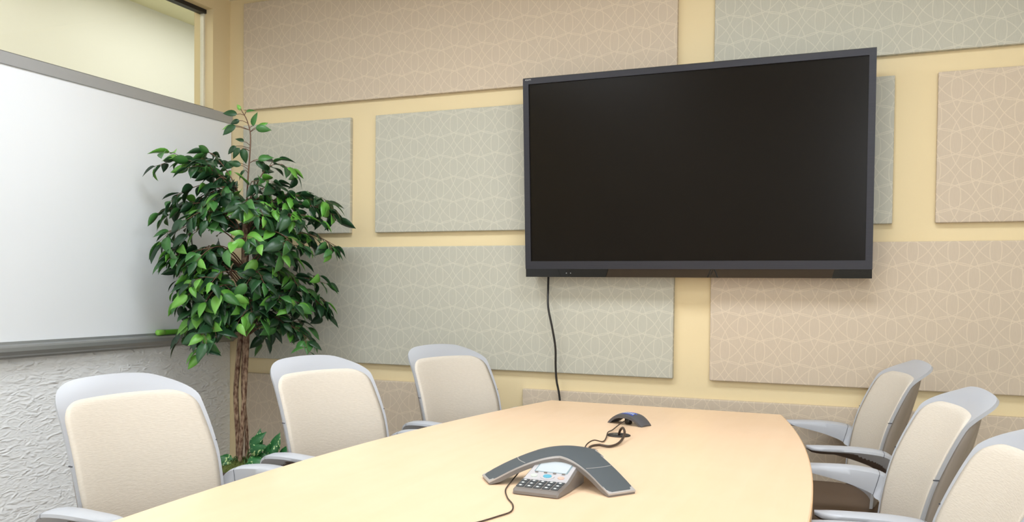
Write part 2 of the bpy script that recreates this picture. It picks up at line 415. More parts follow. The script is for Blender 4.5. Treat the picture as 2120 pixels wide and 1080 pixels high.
# hanging cord
cordpts = [(1.929, -.040, 1.36), (1.930, -.042, 1.30), (1.934, -.055, 1.24), (1.948, -.09, 1.15), (1.968, -.085, 1.05), (1.979, -.07, .96), (1.978, -.06, .87), (1.982, -.055, .80), (1.996, -.05, .72), (2.01, -.05, .55), (2.02, -.05, .30), (2.05, -.04, .05)]
tag(obj('power_cord', tube('power_cord', catmull(cordpts, 6), .0052, 8), mat('black_rubber', srgb(28, 25, 22), .45)), 'black power cord hanging from the television down behind the table', 'cord')

# ------------------------------------------------------------------ conference table
def maple():
    m = mat('maple_veneer', srgb(247, 214, 164), .42, spec=.4, coat=.15); t = NT(m); b = t.n['Principled BSDF']
    tc = t.new('ShaderNodeTexCoord'); mp = t.new('ShaderNodeMapping'); mp.inputs['Scale'].default_value = (14, 1.2, 1)
    t.l.new(tc.outputs['Object'], mp.inputs[0])
    n1 = t.new('ShaderNodeTexNoise'); n1.inputs['Scale'].default_value = 1.6; n1.inputs['Detail'].default_value = 6; n1.inputs['Distortion'].default_value = .6
    t.l.new(mp.outputs[0], n1.inputs['Vector'])
    n2 = t.new('ShaderNodeTexNoise'); n2.inputs['Scale'].default_value = 9; n2.inputs['Detail'].default_value = 3; t.l.new(tc.outputs['Object'], n2.inputs['Vector'])
    f = t.math('MULTIPLY_ADD', n2.outputs['Fac'], .4, t.math('MULTIPLY', n1.outputs['Fac'], .6))
    t.l.new(t.mix(f, srgb(236, 201, 163), srgb(248, 216, 184)), b.inputs['Base Color'])
    return m
M_maple = maple(); M_band = mat('maple_edge_band', srgb(214, 170, 116), .5, noise=.05, nscale=40)
TCX, TCY, THALF = 2.53, -1.97, 1.682
tab = thing('conference_table', 'long boat-shaped maple conference table between the chairs', 'table', (TCX, TCY, 0))
def tab_outline(inset=0, n=40):
    W0, W1 = .493-inset, .690-inset; L = THALF-inset
    h = W1-W0; R = (L*L+h*h)/(2*h)
    right = []
    for i in range(n+1):
        y = L-2*L*i/n; x = W1-R+math.sqrt(R*R-y*y); right.append((x, y))
    return right+[(-x, y) for x, y in reversed(right)]
ol = tab_outline(); n = len(ol)
zs = [.708, .737, .740]; ins = [0, 0, .003]
V = []
for z, i in zip(zs, ins): V += [(x, y, z) for x, y in tab_outline(i)]
# veneered top (upper sheet) and edge band
V2 = [(x, y, z) for z, i in ((.7375, .001), (.740, .004)) for x, y in tab_outline(i)]
F2 = [tuple(range(n, 2*n)), tuple(range(n-1, -1, -1))]+[(k, (k+1) % n, n+(k+1) % n, n+k) for k in range(n)]
obj('tabletop', me_from('tabletop', V2, F2), M_maple, tab)
V3 = [(x, y, z) for z in (.708, .7376) for x, y in tab_outline(0)]
F3 = [tuple(range(n, 2*n)), tuple(range(n-1, -1, -1))]+[(k, (k+1) % n, n+(k+1) % n, n+k) for k in range(n)]
obj('edge_band', me_from('edge_band', V3, F3), M_band, tab)
for s in (-1, 1):
    obj('pedestal', box_bm(-.25, .25, s*.85-.18, s*.85+.18, .03, .708, .006, 1), M_band, tab)
    obj('plinth', box_bm(-.30, .30, s*.85-.23, s*.85+.23, 0, .032, .004, 1), M_black, tab)

# ------------------------------------------------------------------ chairs
M_grey = mat('pale_grey_plastic', srgb(180, 183, 190), .38, spec=.45)
M_shell = mat('taupe_back_shell', srgb(150, 140, 130), .5, spec=.35)
M_under = mat('brown_underside', srgb(92, 78, 68), .55)
M_seat = mat('brown_seat_fabric', srgb(112, 95, 80), .85, spec=.15, noise=.06, nscale=200, bump=.15, bscale=500)
M_seam = mat('dark_seam_line', srgb(70, 72, 80), .6)  # dark grey of the frame and arm joint lines
M_chrome = mat('grey_metal', srgb(150, 152, 155), .35, metal=.8)
def cream_fabric():
    m = mat('cream_knit_fabric', srgb(228, 216, 198), .9, spec=.12); t = NT(m); b = t.n['Principled BSDF']
    tc = t.new('ShaderNodeTexCoord'); mp = t.new('ShaderNodeMapping'); mp.inputs['Scale'].default_value = (60, 60, 420)
    nz = t.new('ShaderNodeTexNoise'); nz.inputs['Scale'].default_value = 1; nz.inputs['Detail'].default_value = 2
    t.l.new(tc.outputs['Object'], mp.inputs[0]); t.l.new(mp.outputs[0], nz.inputs['Vector'])
    t.l.new(t.mix(nz.outputs['Fac'], srgb(204, 195, 182), srgb(217, 209, 197)), b.inputs['Base Color'])
    bp = t.new('ShaderNodeBump'); bp.inputs['Strength'].default_value = .25; bp.inputs['Distance'].default_value = .003
    t.l.new(nz.outputs['Fac'], bp.inputs['Height']); t.l.new(bp.outputs[0], b.inputs['Normal'])
    return m
M_cream = cream_fabric()
# profile of the back: front surface centre line (x, z), from below the arms to the rim of the flared lip
BP = catmull([(-.205, 0, .47), (-.212, 0, .55), (-.228, 0, .65), (-.255, 0, .75), (-.292, 0, .84), (-.328, 0, .910), (-.357, 0, .952), (-.391, 0, .983)], 10)
cum = [0]
for a, b in zip(BP, BP[1:]): cum.append(cum[-1]+(b-a).length)
UL = cum[-1]
def prof_at(u):
    u = max(0, min(UL, u))
    for i in range(len(cum)-1):
        if u <= cum[i+1]:
            t = (u-cum[i])/(cum[i+1]-cum[i]); p = BP[i].lerp(BP[i+1], t); d = (BP[i+1]-BP[i]).normalized(); break
    return p, Vector((d.z, 0, -d.x))    # point, forward normal
def half_w(u, top, W0=.222, W1=.232, W2=.218, r=.105, rb=0.0, bot=0.0):
    f = (u-bot)/(top-bot)
    wv = W0+(W1-W0)*min(1, f/.5) if f < .5 else W1+(W2-W1)*((f-.5)/.5)**1.5
    if u > top-r:
        q = (u-(top-r))/r; wv -= r*1.05*(1-math.sqrt(max(0, 1-q*q)))
    if rb and u < bot+rb:
        q = 1-(u-bot)/rb; wv -= rb*(1-math.sqrt(max(0, 1-q*q)))
    return wv
def back_pt(u, y, off):
    p, nrm = prof_at(u)
    lip = max(0, (u-UL+.10)/.10)
    conc = .038*(y/.22)**2*(1-.9*lip*lip)
    crown = -.020*(y/.2)**2*lip             # the lip's rim is arched
    return p+nrm*off+Vector((conc, y, crown))
def us(a, b, n, r=.0):
    out = []
    for i in range(n+1):
        t = i/n; t = 1-(1-t)**1.6 if r else t
        out.append(a+(b-a)*t)
    return out
def sheet(u0, u1, nu, nc, wfun, fo, bo):
    fr, bk = [], []
    for u in us(u0, u1, nu, 1):
        wv = wfun(u); r1 = []; r2 = []
        for j in range(nc+1):
            s = -1+2*j/nc; s = math.sin(s*PI/2)*.35+s*.65
            r1.append(back_pt(u, s*wv, fo(u, s))); r2.append(back_pt(u, s*wv*.985, bo(u, s)))
        fr.append(r1); bk.append(r2)
    return fr, bk
def build_chair():
    t = thing('conference_chair', 'chair', 'chair', (0, 0, 0), 0, 'grey and cream chairs round the conference table')
    fr, bk = sheet(0, UL, 34, 16, lambda u: half_w(u, UL), lambda u, s: 0, lambda u, s: -.010)
    obj('back_frame', sharp(grid_solid('back_frame', fr, bk), 55), M_grey, t)
    top = UL-.072
    e = lambda u, s: (1-abs(s)**10)*(1-max(0, 1-(top-u)/.02)**2)*(1-max(0, 1-(u-.03)/.03)**2)
    fr, bk = sheet(.03, top, 30, 16, lambda u: half_w(u, top, .213, .223, .208, .065, .05, .03), lambda u, s: .001+.007*e(u, s), lambda u, s: -.004)
    pad = obj('back_pad', grid_solid('back_pad', fr, bk), M_cream, t)
    # rear shell, deeper than the rim, with vertical ribs
    def so(u, s):
        f = math.sin(PI*min(1, max(0, u/(UL-.05))))**.5
        return -.012-f*(.042*(1-abs(s)**4)+.012)+.003*math.cos(s*44)*f
    fr, bk = sheet(.005, UL-.05, 22, 40, lambda u: half_w(u, UL-.05, .216, .224, .208, .075), lambda u, s: -.008, so)
    obj('back_shell', grid_solid('back_shell', fr, bk), M_shell, t)
    for s in (-1, 1):   # joint across the side of the frame
        uu = min(range(len(BP)), key=lambda i: abs(BP[i].z-.775)); u = cum[uu]
        p = back_pt(u, s*(half_w(u, UL)-.0006), -.004)
        obj('frame_joint', box_bm(p.x-.007, p.x+.007, p.y-.0012, p.y+.0012, p.z-.0014, p.z+.0014), M_seam, t)
    for s in (-1, 1):
        path = catmull([(-.256, s*.248, .525), (-.250, s*.266, .595), (-.236, s*.285, .648), (-.198, s*.299, .685), (-.12, s*.304, .698), (-.03, s*.302, .700), (.062, s*.295, .698)], 6)
        V = []; F = []; VU = []; FU = []; nP = len(path)
        for i, p in enumerate(path):
            f = i/(nP-1)
            d = (path[min(i+1, nP-1)]-path[max(i-1, 0)]).normalized()
            nrm = Vector((-d.z, 0, d.x)).normalized()     # up-ish normal in the x-z plane
            tip = 1 if f < .88 else math.sqrt(max(.0, 1-((f-.88)/.12)**2))*.9+.1
            hwid = (.030+.008*math.sin(PI*min(1, f*1.2)))*tip
            lf = max(0, min(1, (.062-p.x)/.26)); inner = (.010+.062*lf)*(.3+.7*tip)*(1 if f > .35 else .62+.38*f/.35)
            outer = .012*(.35+.65*tip)
            # cross-section, inner side first (towards the sitter)
            sec = [(-1, -inner), (-1.03, -inner*.45), (-.95, -.005), (-.7, 0), (0, .003), (.7, 0), (.95, -.004), (1.0, -outer), (.92, -outer-.003)]
            for q, h in sec: V.append(p+Vector((0, s*q*hwid, 0))+nrm*h)
            for q, h in ((.90, -outer-.002), (.35, -outer-.010*tip-.004), (-.55, -inner*.9), (-.97, -inner)): VU.append(p+Vector((0, s*q*hwid, 0))+nrm*h)
        K = 9
        for i in range(nP-1):
            for k in range(K-1):
                a = i*K+k; F.append((a, a+1, a+K+1, a+K))
            a = i*K; F.append((a, a+K, a+2*K-1, a+K-1))
        F.append(tuple(range(K))); F.append(tuple((nP-1)*K+k for k in range(K)))
        arm = obj('armrest', sharp(me_from('armrest', V, F, True), 50), M_grey, t)
        for i in range(nP-1):
            for k in range(3):
                a = i*4+k; FU.append((a, a+1, a+5, a+4))
        obj('arm_underside', me_from('arm_underside', VU, FU, True), M_under, arm)
        # joint ring between the upright and the arm cap
        i = int(nP*.52); ringv = [V[i*K+k]*1.0 for k in range(K)]
        c = sum(ringv, Vector())/K; d = (path[i+1]-path[i-1]).normalized()
        rv = [c+(q-c)*1.012-d*.0009 for q in ringv]+[c+(q-c)*1.012+d*.0009 for q in ringv]
        obj('arm_joint', me_from('arm_joint', rv, [(k, k+1, K+k+1, K+k) for k in range(K-1)]), M_seam, arm)
        obj('arm_support', tube('arm_support', catmull([(-.262, s*.238, .525), (-.22, s*.235, .47), (-.12, s*.20, .425), (-.02, s*.12, .415)], 6), .014, 8), M_under, t)
    # seat cushion
    V = []; F = []; nr = 8; nc = 40
    def so2(a):
        cx_, cy_ = math.cos(a), math.sin(a); k = (abs(cx_)**3.2+abs(cy_)**3.2)**(-1/3.2)
        return .245*k*cx_, .245*k*cy_
    V.append((0, 0, .475))
    rings = [(.35, .474), (.7, .472), (.88, .469), (.96, .460), (1.0, .445), (.99, .425), (.95, .415)]
    for f, z in rings:
        for k in range(nc):
            x, y = so2(2*PI*k/nc); zz = z-.018*max(0, (x*f-.1)/.15)**2*(.15) - .02*(max(0, x*f-.08)/.16)**2
            V.append((x*f, y*f, zz))
    for k in range(nc): F.append((0, 1+k, 1+(k+1) % nc))
    for i in range(len(rings)-1):
        for k in range(nc):
            a = 1+i*nc+k; b = 1+i*nc+(k+1) % nc; F.append((a, a+nc, b+nc, b))
    F.append(tuple(1+(len(rings)-1)*nc+k for k in range(nc)))
    obj('seat', me_from('seat', V, F, True), M_seat, t)
    obj('seat_pan', box_bm(-.20, .18, -.19, .19, .385, .418, .012, 2), M_under, t)
    obj('gas_column', lathe('gas_column', [(.028, .13), (.028, .26), (.019, .262), (.019, .386)], 16), M_chrome, t)
    base = obj('hub', lathe('hub', [(.035, .075), (.045, .085), (.045, .125), (.032, .135)], 20), M_grey, t)
    sp = tube('base_leg', [(0.03, 0, .105), (.15, 0, .095), (.28, 0, .078)], lambda f: .020-.007*f, 8)
    wh = me_from('caster', *tube_geo([(0, -.022, 0), (0, -.018, 0), (0, .018, 0), (0, .022, 0)], lambda f: .021 if f < .1 or f > .9 else .027, 14), True)
    for k in range(5):
        a = 2*PI*k/5+.3
        obj('base_leg', sp, M_grey, t, None, (0, 0, a))
        obj('caster', wh, M_black, t, (.28*math.cos(a), .28*math.sin(a), .0275), (0, 0, a+.5))
    return t
chair = build_chair()
CH = [  # x, y, degrees of facing (0 = +x), label
    (1.728, -2.112, -7, 'cream-backed grey chair nearest the camera on the whiteboard side'),
    (1.803, -1.355, -15, 'middle cream-backed grey chair on the whiteboard side, beside the tree'),
    (1.910, -.600, -21, 'cream-backed grey chair on the whiteboard side nearest the panelled wall'),
    (3.143, -.43, 180+12, 'cream-backed grey chair farthest away on the right side, under the screen'),
    (3.232, -1.36, 180+9, 'middle cream-backed grey chair on the right side of the table'),
    (3.285, -2.06, 180+6, 'cream-backed grey chair cut off by the right edge, nearest the camera'),
]
for i, (x, y, a, lb) in enumerate(CH):
    c = chair if i == 0 else copy_tree(chair)
    c.location = (x, y, 0); c.rotation_euler = (0, 0, math.radians(a)); c['label'] = lb

# ------------------------------------------------------------------ conference phone
M_slate = mat('slate_speaker_grille', srgb(80, 86, 90), .6, spec=.3, noise=.05, nscale=400, bump=.1, bscale=1500)
M_trim = mat('silver_trim', srgb(182, 178, 176), .4, metal=.3)
M_body = mat('grey_phone_body', srgb(120, 114, 110), .45)
M_face = mat('silver_faceplate', srgb(200, 198, 202), .35, metal=.25)
M_lcd = mat('pale_lcd', srgb(190, 198, 204), .15, spec=.4)
M_lcdf = mat('lcd_top_band', srgb(128, 150, 158), .2)
M_key = mat('dark_key', srgb(74, 78, 82), .45)
M_keym = mat('key_mark', srgb(222, 224, 222), .5)
HUB = Vector((2.608, -1.745, .740))
ph = thing('conference_phone', 'three-winged grey conference phone with keypad on the table', 'phone', HUB)
ARMS = [math.radians(216), math.radians(324), math.radians(91)]
AL = .224; AW = .041
def star_r(th):
    """outline radius of the three-winged plan"""
    best = 0
    for a in ARMS:
        d = (th-a+PI) % (2*PI)-PI
        if abs(d) > PI/2: continue
        # arm strip half width AW, flaring smoothly into the hub
        r = min(AL/max(1e-6, math.cos(d)), 1e9)
        # concave side: hyperbola-like  |y| = AW + .05*exp(-x/.05)
        lo, hi = 0, AL*1.1
        for _ in range(30):
            m_ = (lo+hi)/2; x_, y_ = m_*math.cos(d), abs(m_*math.sin(d))
            if y_ < AW+.055*math.exp(-x_/.045): lo = m_
            else: hi = m_
        best = max(best, min(r, lo))
    return best
def arch_z(x, y):
    best = 0
    r = math.hypot(x, y); f = min(1, r/AL)
    return .082*(1-.12*f-.77*f**1.8)
def star_ring(scale_in, nth=180):
    out = []
    ths = sorted([2*PI*k/nth for k in range(nth)]+[a+s*math.atan2(AW, AL) for a in ARMS for s in (-1, 1)])
    for th in ths:
        r = star_r(th)-scale_in; out.append((r*math.cos(th), r*math.sin(th)))
    return out
def star_solid(name, inset, dz_top, dz_bot, nr=10):
    rim = star_ring(inset); n = len(rim); V = []; F = []
    V.append((0, 0, arch_z(0, 0)+dz_top))
    for i in range(1, nr+1):
        for x, y in rim: V.append((x*i/nr, y*i/nr, arch_z(x*i/nr, y*i/nr)+dz_top))
    b = len(V); V.append((0, 0, arch_z(0, 0)+dz_bot))
    for i in range(1, nr+1):
        for x, y in rim: V.append((x*i/nr, y*i/nr, max(.0005, arch_z(x*i/nr, y*i/nr)+dz_bot)))
    for off in (0, b):
        for k in range(n): F.append((off, off+1+k, off+1+(k+1) % n))
        for i in range(nr-1):
            for k in range(n):
                a = off+1+i*n+k; c = off+1+i*n+(k+1) % n; F.append((a, a+n, c+n, c))
    a0 = 1+(nr-1)*n
    for k in range(n):
        F.append((a0+k, b+a0+k, b+a0+(k+1) % n, a0+(k+1) % n))
    return sharp(me_from(name, V, F, True), 45)
obj('body', star_solid('body', 0.002, -.003, -.016), M_body, ph)
obj('trim', star_solid('trim', 0, 0, -.004), M_trim, ph)
obj('speaker_grille', star_solid('speaker_grille', .0045, .0008, -.003), M_slate, ph)
for a in ARMS:   # seam across each wing
    V = []
    for j in range(9):
        y = -AW+.002+(2*AW-.004)*j/8; x = .128+.006*(1-(y/AW)**2)
        for dx in (-.0009, .0009):
            X = (x+dx)*math.cos(a)-y*math.sin(a); Y = (x+dx)*math.sin(a)+y*math.cos(a); V.append((X, Y, arch_z(X, Y)+.0014))
    obj('wing_seam', me_from('wing_seam', V, [(2*j, 2*j+1, 2*j+3, 2*j+2) for j in range(8)]), M_trim, ph)
    obj('foot', box_bm(-.006, .006, -.006, .006, 0, .012), M_black, ph, (.19*math.cos(a), .19*math.sin(a), 0))
# console between the two front wings
cons = bpy.data.objects.new('console', None)
ca = math.radians(268)
F_ = Vector((math.cos(ca), math.sin(ca), 0)); S_ = Vector((-math.sin(ca), math.cos(ca), 0))   # forward, right as seen from the front
def cp(f, s, h): return F_*f+S_*s+Vector((0, 0, h))
sec = [(.04, .057, .056), (.075, .059, .054), (.160, .062, .027), (.222, .060, .016), (.229, .058, .009)]
V = []
for f, hwid, h in sec:
    V += [cp(f, -hwid, .002), cp(f, -hwid, h-.004), cp(f, -hwid+.004, h), cp(f, hwid-.004, h), cp(f, hwid, h-.004), cp(f, hwid, .002)]
Fc = []
for i in range(len(sec)-1):
    for k in range(6):
        a = i*6+k; b = i*6+(k+1) % 6; Fc.append((a, b, b+6, a+6))
Fc += [tuple(range(6)), tuple((len(sec)-1)*6+k for k in range(6))]
console = obj('console', me_from('console', V, Fc), M_body, ph)
def surf_h(f):
    for (a, _, h0), (b, _, h1) in zip(sec, sec[1:]):
        if a <= f <= b: return h0+(h1-h0)*(f-a)/(b-a)
    return sec[-1][2]
def cpatch(name, f0, f1, s0, s1, lift, m, parent=console, s0b=None, s1b=None, rise=.0012):
    s0b = s0 if s0b is None else s0b; s1b = s1 if s1b is None else s1b
    fs = [f0]+[a for a, _, _ in sec if f0 < a < f1]+[f1]; V = []; F = []
    for f in fs:
        t = (f-f0)/(f1-f0)
        for s in (s0+(s0b-s0)*t, s1+(s1b-s1)*t):
            V.append(cp(f, s, surf_h(f)+lift)); V.append(cp(f, s, surf_h(f)+lift-rise))
    for i in range(len(fs)-1):
        a = i*4; F += [(a, a+2, a+6, a+4), (a+1, a+5, a+7, a+3), (a, a+4, a+5, a+1), (a+2, a+3, a+7, a+6)]
    F += [(0, 1, 3, 2), (len(V)-4, len(V)-2, len(V)-1, len(V)-3)]
    return obj(name, me_from(name, V, F), m, parent)
cpatch('faceplate', .050, .170, -.053, .053, .0010, M_face, s0b=-.057, s1b=.057)
cpatch('lcd_surround', .066, .128, -.044, .044, .0018, M_lcdf)
cpatch('lcd_screen', .077, .127, -.041, .041, .0024, M_lcd)
cpatch('keypad_plate', .171, .223, -.057, .057, .0008, M_body, s0b=-.056, s1b=.056)
for s in (-.036, -.012, .012, .036): cpatch('soft_key', .130, .134, s-.004, s+.004, .003, M_body)
def cdisc(name, f, s, r, lift, m, parent=console, squash=1.0):
    n = 20; V = [cp(f+r*squash*math.cos(2*PI*k/n), s+r*math.sin(2*PI*k/n), surf_h(f+r*squash*math.cos(2*PI*k/n))+lift) for k in range(n)]
    V += [v-Vector((0, 0, .002)) for v in V]
    return obj(name, me_from(name, V, [tuple(range(n)), tuple(range(2*n-1, n-1, -1))]+[(k, (k+1) % n, n+(k+1) % n, n+k) for k in range(n)]), m, parent)
cdisc('dial_ring', .150, 0, .018, .0030, M_face, squash=.7)
cdisc('dial_button', .150, 0, .011, .0042, mat('teal_button', srgb(90, 165, 190), .3), squash=.7)
cdisc('call_button', .150, -.036, .0085, .0032, mat('pale_green_button', srgb(196, 206, 196), .4), squash=.65)
cdisc('end_button', .150, .036, .0085, .0032, mat('pale_red_button', srgb(214, 176, 160), .4), squash=.65)
for r in range(3):
    f0 = .174+r*.0165; hwid = .056-.0005*r
    for c in range(5):
        s = -hwid+.010+(2*hwid-.020)*c/4
        k = cpatch('key', f0, f0+.0125, s-.0088, s+.0088, .0032, M_key, rise=.003)
        cpatch('key_mark', f0+.0035, f0+.0085, s-.0030, s+.0030, .0037, M_keym, parent=console, rise=.0006)

# ------------------------------------------------------------------ extension microphone, grommet and cables
M_mic = mat('grey_microphone_body', srgb(84, 84, 88), .5)
mic = thing('extension_microphone', 'small arched grey extension microphone with blue top marking on the table', 'microphone', (2.527, -.80, .740), math.radians(-22))
fr = []; bk = []
for i in range(25):
    t = -1+2*i/24; x = t*.078; z = .036*(1-abs(t)**2.4)+.007
    hwid = .030+.010*(1-abs(t)**1.5)
    r1 = []; r2 = []
    for j in range(9):
        s = -1+2*j/8
        r1.append(Vector((x, s*hwid, z-.006*s*s))); r2.append(Vector((x*.985, s*hwid*.96, max(.0005, z-.013-.004*s*s))))
    fr.append(r1); bk.append(r2)
obj('body', sharp(grid_solid('body', fr, bk), 50), M_mic, mic)
M_blue = mat('blue_marking', srgb(60, 90, 200), .35); M_bluew = mat('blue_marking_letters', srgb(200, 214, 245), .35)
def mic_patch(name, t0, t1, s0, s1, lift, m):
    V = []; n = 8
    for i in range(n+1):
        t = t0+(t1-t0)*i/n; z = .036*(1-abs(t)**2.4)+.007; hwid = .030+.010*(1-abs(t)**1.5)
        for s in (s0, s1): V.append((t*.078, s*hwid, z-.006*s*s+lift))
    return obj(name, me_from(name, V, [(2*i, 2*i+1, 2*i+3, 2*i+2) for i in range(n)]), m, mic)
mic_patch('blue_marking', -.26, .42, -.62, .20, .0007, M_blue)
for k in range(6): mic_patch('marking_letter', -.20+k*.10, -.14+k*.10, -.45, -.12, .0013, M_bluew)
obj('pod', lathe('pod', [(.010, .001), (.014, .004), (.014, .022), (.010, .027)], 16), M_black, mic, (.0, -.004, 0))
gr = thing('grommet', 'black oval cable grommet set into the table in front of the microphone', 'grommet', (2.556, -1.055, .740))
tb = lathe('cover_plate', [(.040, .0003), (.041, .002), (.038, .0035), (.012, .0035), (.010, .001)], 32)
obj('cover_plate', tb, mat('dark_grommet_plastic', srgb(46, 42, 40), .5), gr)
obj('cable_slot', box_bm(-.020, .006, -.011, .011, .0036, .0044), M_gloss, gr)
M_cab = mat('brown_black_cable', srgb(70, 56, 46), .5)
tz = .740
tag(obj('phone_cable', tube('phone_cable', catmull([(2.60, -1.50, tz+.006), (2.575, -1.44, tz+.006), (2.550, -1.376, tz+.008), (2.547, -1.336, tz+.010), (2.560, -1.298, tz+.008), (2.591, -1.290, tz+.0055), (2.605, -1.237, tz+.007), (2.600, -1.155, tz+.014), (2.594, -1.120, tz+.026), (2.580, -1.090, tz+.033), (2.566, -1.068, tz+.022), (2.558, -1.058, tz+.006)], 8), .0042, 8), M_cab), 'thick dark cable looping from the conference phone into the table grommet', 'cable')
tag(obj('microphone_cable', tube('microphone_cable', catmull([(2.575, -1.50, tz+.004), (2.552, -1.42, tz+.004), (2.528, -1.345, tz+.006), (2.524, -1.299, tz+.012), (2.527, -1.242, tz+.012), (2.546, -1.212, tz+.004), (2.536, -1.137, tz+.004), (2.520, -1.06, tz+.009), (2.516, -.99, tz+.006), (2.516, -.90, tz+.012), (2.522, -.845, tz+.018)], 8), .0022, 6), M_cab), 'thin brown cable running from the conference phone to the extension microphone', 'cable')
tag(obj('line_cable', tube('line_cable', catmull([(2.49, -1.80, tz+.016), (2.494, -1.86, tz+.005), (2.512, -1.945, tz+.0025), (2.548, -2.020, tz+.0025), (2.584, -2.075, tz+.0025), (2.603, -2.133, tz+.0025), (2.592, -2.182, tz+.0025), (2.573, -2.241, tz+.0025), (2.545, -2.302, tz+.0025), (2.53, -2.6, tz+.0025)], 8), .0018, 6), M_cab), 'thin cable trailing from the phone towards the near edge of the table', 'cable')

# ------------------------------------------------------------------ indoor tree
CR = Vector((rt.x, rt.y, 0)); CF = Vector((fw.x, fw.y, 0)).normalized()
TB = Vector((.516, -.50, 0)); SOIL = .362
tree = thing('potted_tree', 'artificial ficus tree in a pot in the corner beside the whiteboard', 'plant', TB)
def bark():
    m = mat('rough_bark', srgb(128, 100, 84), .85, spec=.2); t = NT(m); b = t.n['Principled BSDF']
    tc = t.new('ShaderNodeTexCoord'); mp = t.new('ShaderNodeMapping'); mp.inputs['Scale'].default_value = (70, 70, 26)
    vn = t.new('ShaderNodeTexNoise'); vn.inputs['Scale'].default_value = 1.5; vn.inputs['Detail'].default_value = 5; t.l.new(tc.outputs['Object'], mp.inputs[0]); t.l.new(mp.outputs[0], vn.inputs['Vector'])
    rp = t.new('ShaderNodeValToRGB'); rp.color_ramp.elements[0].color = srgb(86, 58, 46); rp.color_ramp.elements[1].color = srgb(172, 146, 122)
    rp.color_ramp.elements[0].position = .35; rp.color_ramp.elements[1].position = .66
    t.l.new(vn.outputs['Fac'], rp.inputs[0]); t.l.new(rp.outputs[0], b.inputs['Base Color'])
    bp = t.new('ShaderNodeBump'); bp.inputs['Strength'].default_value = .7; bp.inputs['Distance'].default_value = .006
    t.l.new(vn.outputs['Fac'], bp.inputs['Height']); t.l.new(bp.outputs[0], b.inputs['Normal']); return m
M_bark = bark(); M_twig = mat('twig', srgb(104, 74, 56), .7)
M_cut = mat('cut_wood', srgb(150, 108, 84), .7)
def leaf_mat(name, c0, c1, rough=.38, vein=None):
    m = mat(name, c0, rough, spec=.45); t = NT(m); b = t.n['Principled BSDF']
    oi = t.new('ShaderNodeObjectInfo'); tc = t.new('ShaderNodeTexCoord')
    nz = t.new('ShaderNodeTexNoise'); nz.inputs['Scale'].default_value = 40; t.l.new(tc.outputs['Object'], nz.inputs['Vector'])
    f = t.math('MULTIPLY_ADD', oi.outputs['Random'], .7, t.math('MULTIPLY', nz.outputs['Fac'], .3))
    col = t.mix(f, c0, c1)
    if vein:
        n2 = t.new('ShaderNodeTexNoise'); n2.inputs['Scale'].default_value = 55; n2.inputs['Detail'].default_value = 1; t.l.new(tc.outputs['Object'], n2.inputs['Vector'])
        mr = t.new('ShaderNodeMapRange'); mr.inputs['From Min'].default_value = .60; mr.inputs['From Max'].default_value = .66; t.l.new(n2.outputs['Fac'], mr.inputs[0])
        col = t.mix(mr.outputs[0], col, vein)
    t.l.new(col, b.inputs['Base Color'])
    b.inputs['Subsurface Weight'].default_value = 0.0
    return m
M_ldark = leaf_mat('dark_leaf', srgb(24, 54, 32), srgb(48, 88, 50))
M_lmid = leaf_mat('mid_leaf', srgb(48, 98, 44), srgb(76, 126, 62))
M_llight = leaf_mat('light_leaf', srgb(84, 148, 50), srgb(116, 170, 74))
M_poth = leaf_mat('variegated_leaf', srgb(34, 92, 48), srgb(54, 120, 62), .35, srgb(188, 214, 150))
def leaf_mesh(name, L, W, fold, curl, twist=0.0, thick=.0006):
    """ovate pointed leaf along +x, thin but solid, folded at the midrib"""
    ts = [0, .10, .25, .42, .60, .78, .92, 1.0]; V = []; F = []
    for t in ts:
        wd = W*.5*(math.sin(PI*min(1, t**.72))**.85)*(1 if t < .9 else .75) if 0 < t < 1 else W*.012
        x = L*t; z = -curl*L*t*t
        a = twist*t
        for s in (-1, 0, 1):
            yy = s*wd; zz = fold*abs(yy)
            V.append(Vector((x, yy*math.cos(a)-zz*math.sin(a), z+zz*math.cos(a)+yy*math.sin(a))))
    n = len(V)
    for v in list(V): V.append(v-Vector((0, 0, thick)))
    K = 3
    for i in range(len(ts)-1):
        for j in range(2):
            a = i*K+j; F.append((a, a+1, a+K+1, a+K)); F.append((n+a, n+a+K, n+a+K+1, n+a+1))
        for j in (0, 2):
            a = i*K+j; F.append((a, a+K, n+a+K, n+a))
    return me_from(name, V, F, True)
LEAF = {}
for mi, mm in enumerate((M_ldark, M_lmid, M_llight)):
    for k, (L, W, fo, cu, tw) in enumerate(((.082, .042, .30, .25, .2), (.074, .040, .22, .40, -.3), (.088, .044, .38, .15, .0), (.066, .035, .25, .3, .4))):
        me = leaf_mesh('leaf', L, W, fo, cu, tw); me.materials.append(mm); LEAF[(mi, k)] = me
# trunk: two intertwined stems, the front one cut off at the top
def stempath(pp, dz=0):   # photograph-side offsets (right, depth, z) from the trunk foot
    return catmull([CR*a+CF*b+Vector((0, 0, z)) for a, b, z in pp], 8)
def zz(py): return 1.24-(py-598)/421.0
def stempx(L): return stempath([((px-506)/421.0, d, zz(py)) for px, py, d in L])
pA = stempx([(499, 975, -.015), (501, 940, -.015), (505, 880, -.015), (509, 820, -.016), (511, 760, -.016), (512, 690, -.014), (509, 600, -.010), (508, 520, -.008), (510, 436, -.010)])
pB = stempx([(494, 975, .006), (493, 920, .008), (490, 870, .008), (488, 820, .008), (491, 775, .008), (496, 720, .006), (502, 660, .010), (505, 580, .016), (506, 480, .018)])
pC = stempx([(510, 975, .018), (509, 900, .018), (503, 830, .014), (502, 780, .012), (504, 720, .012), (503, 640, .014), (508, 560, .018), (512, 470, .018)])
trk = obj('trunk', tube('trunk', pA, lambda f: .0115+.005*min(1, max(0, f-.42)/.2), 12), M_bark, tree)
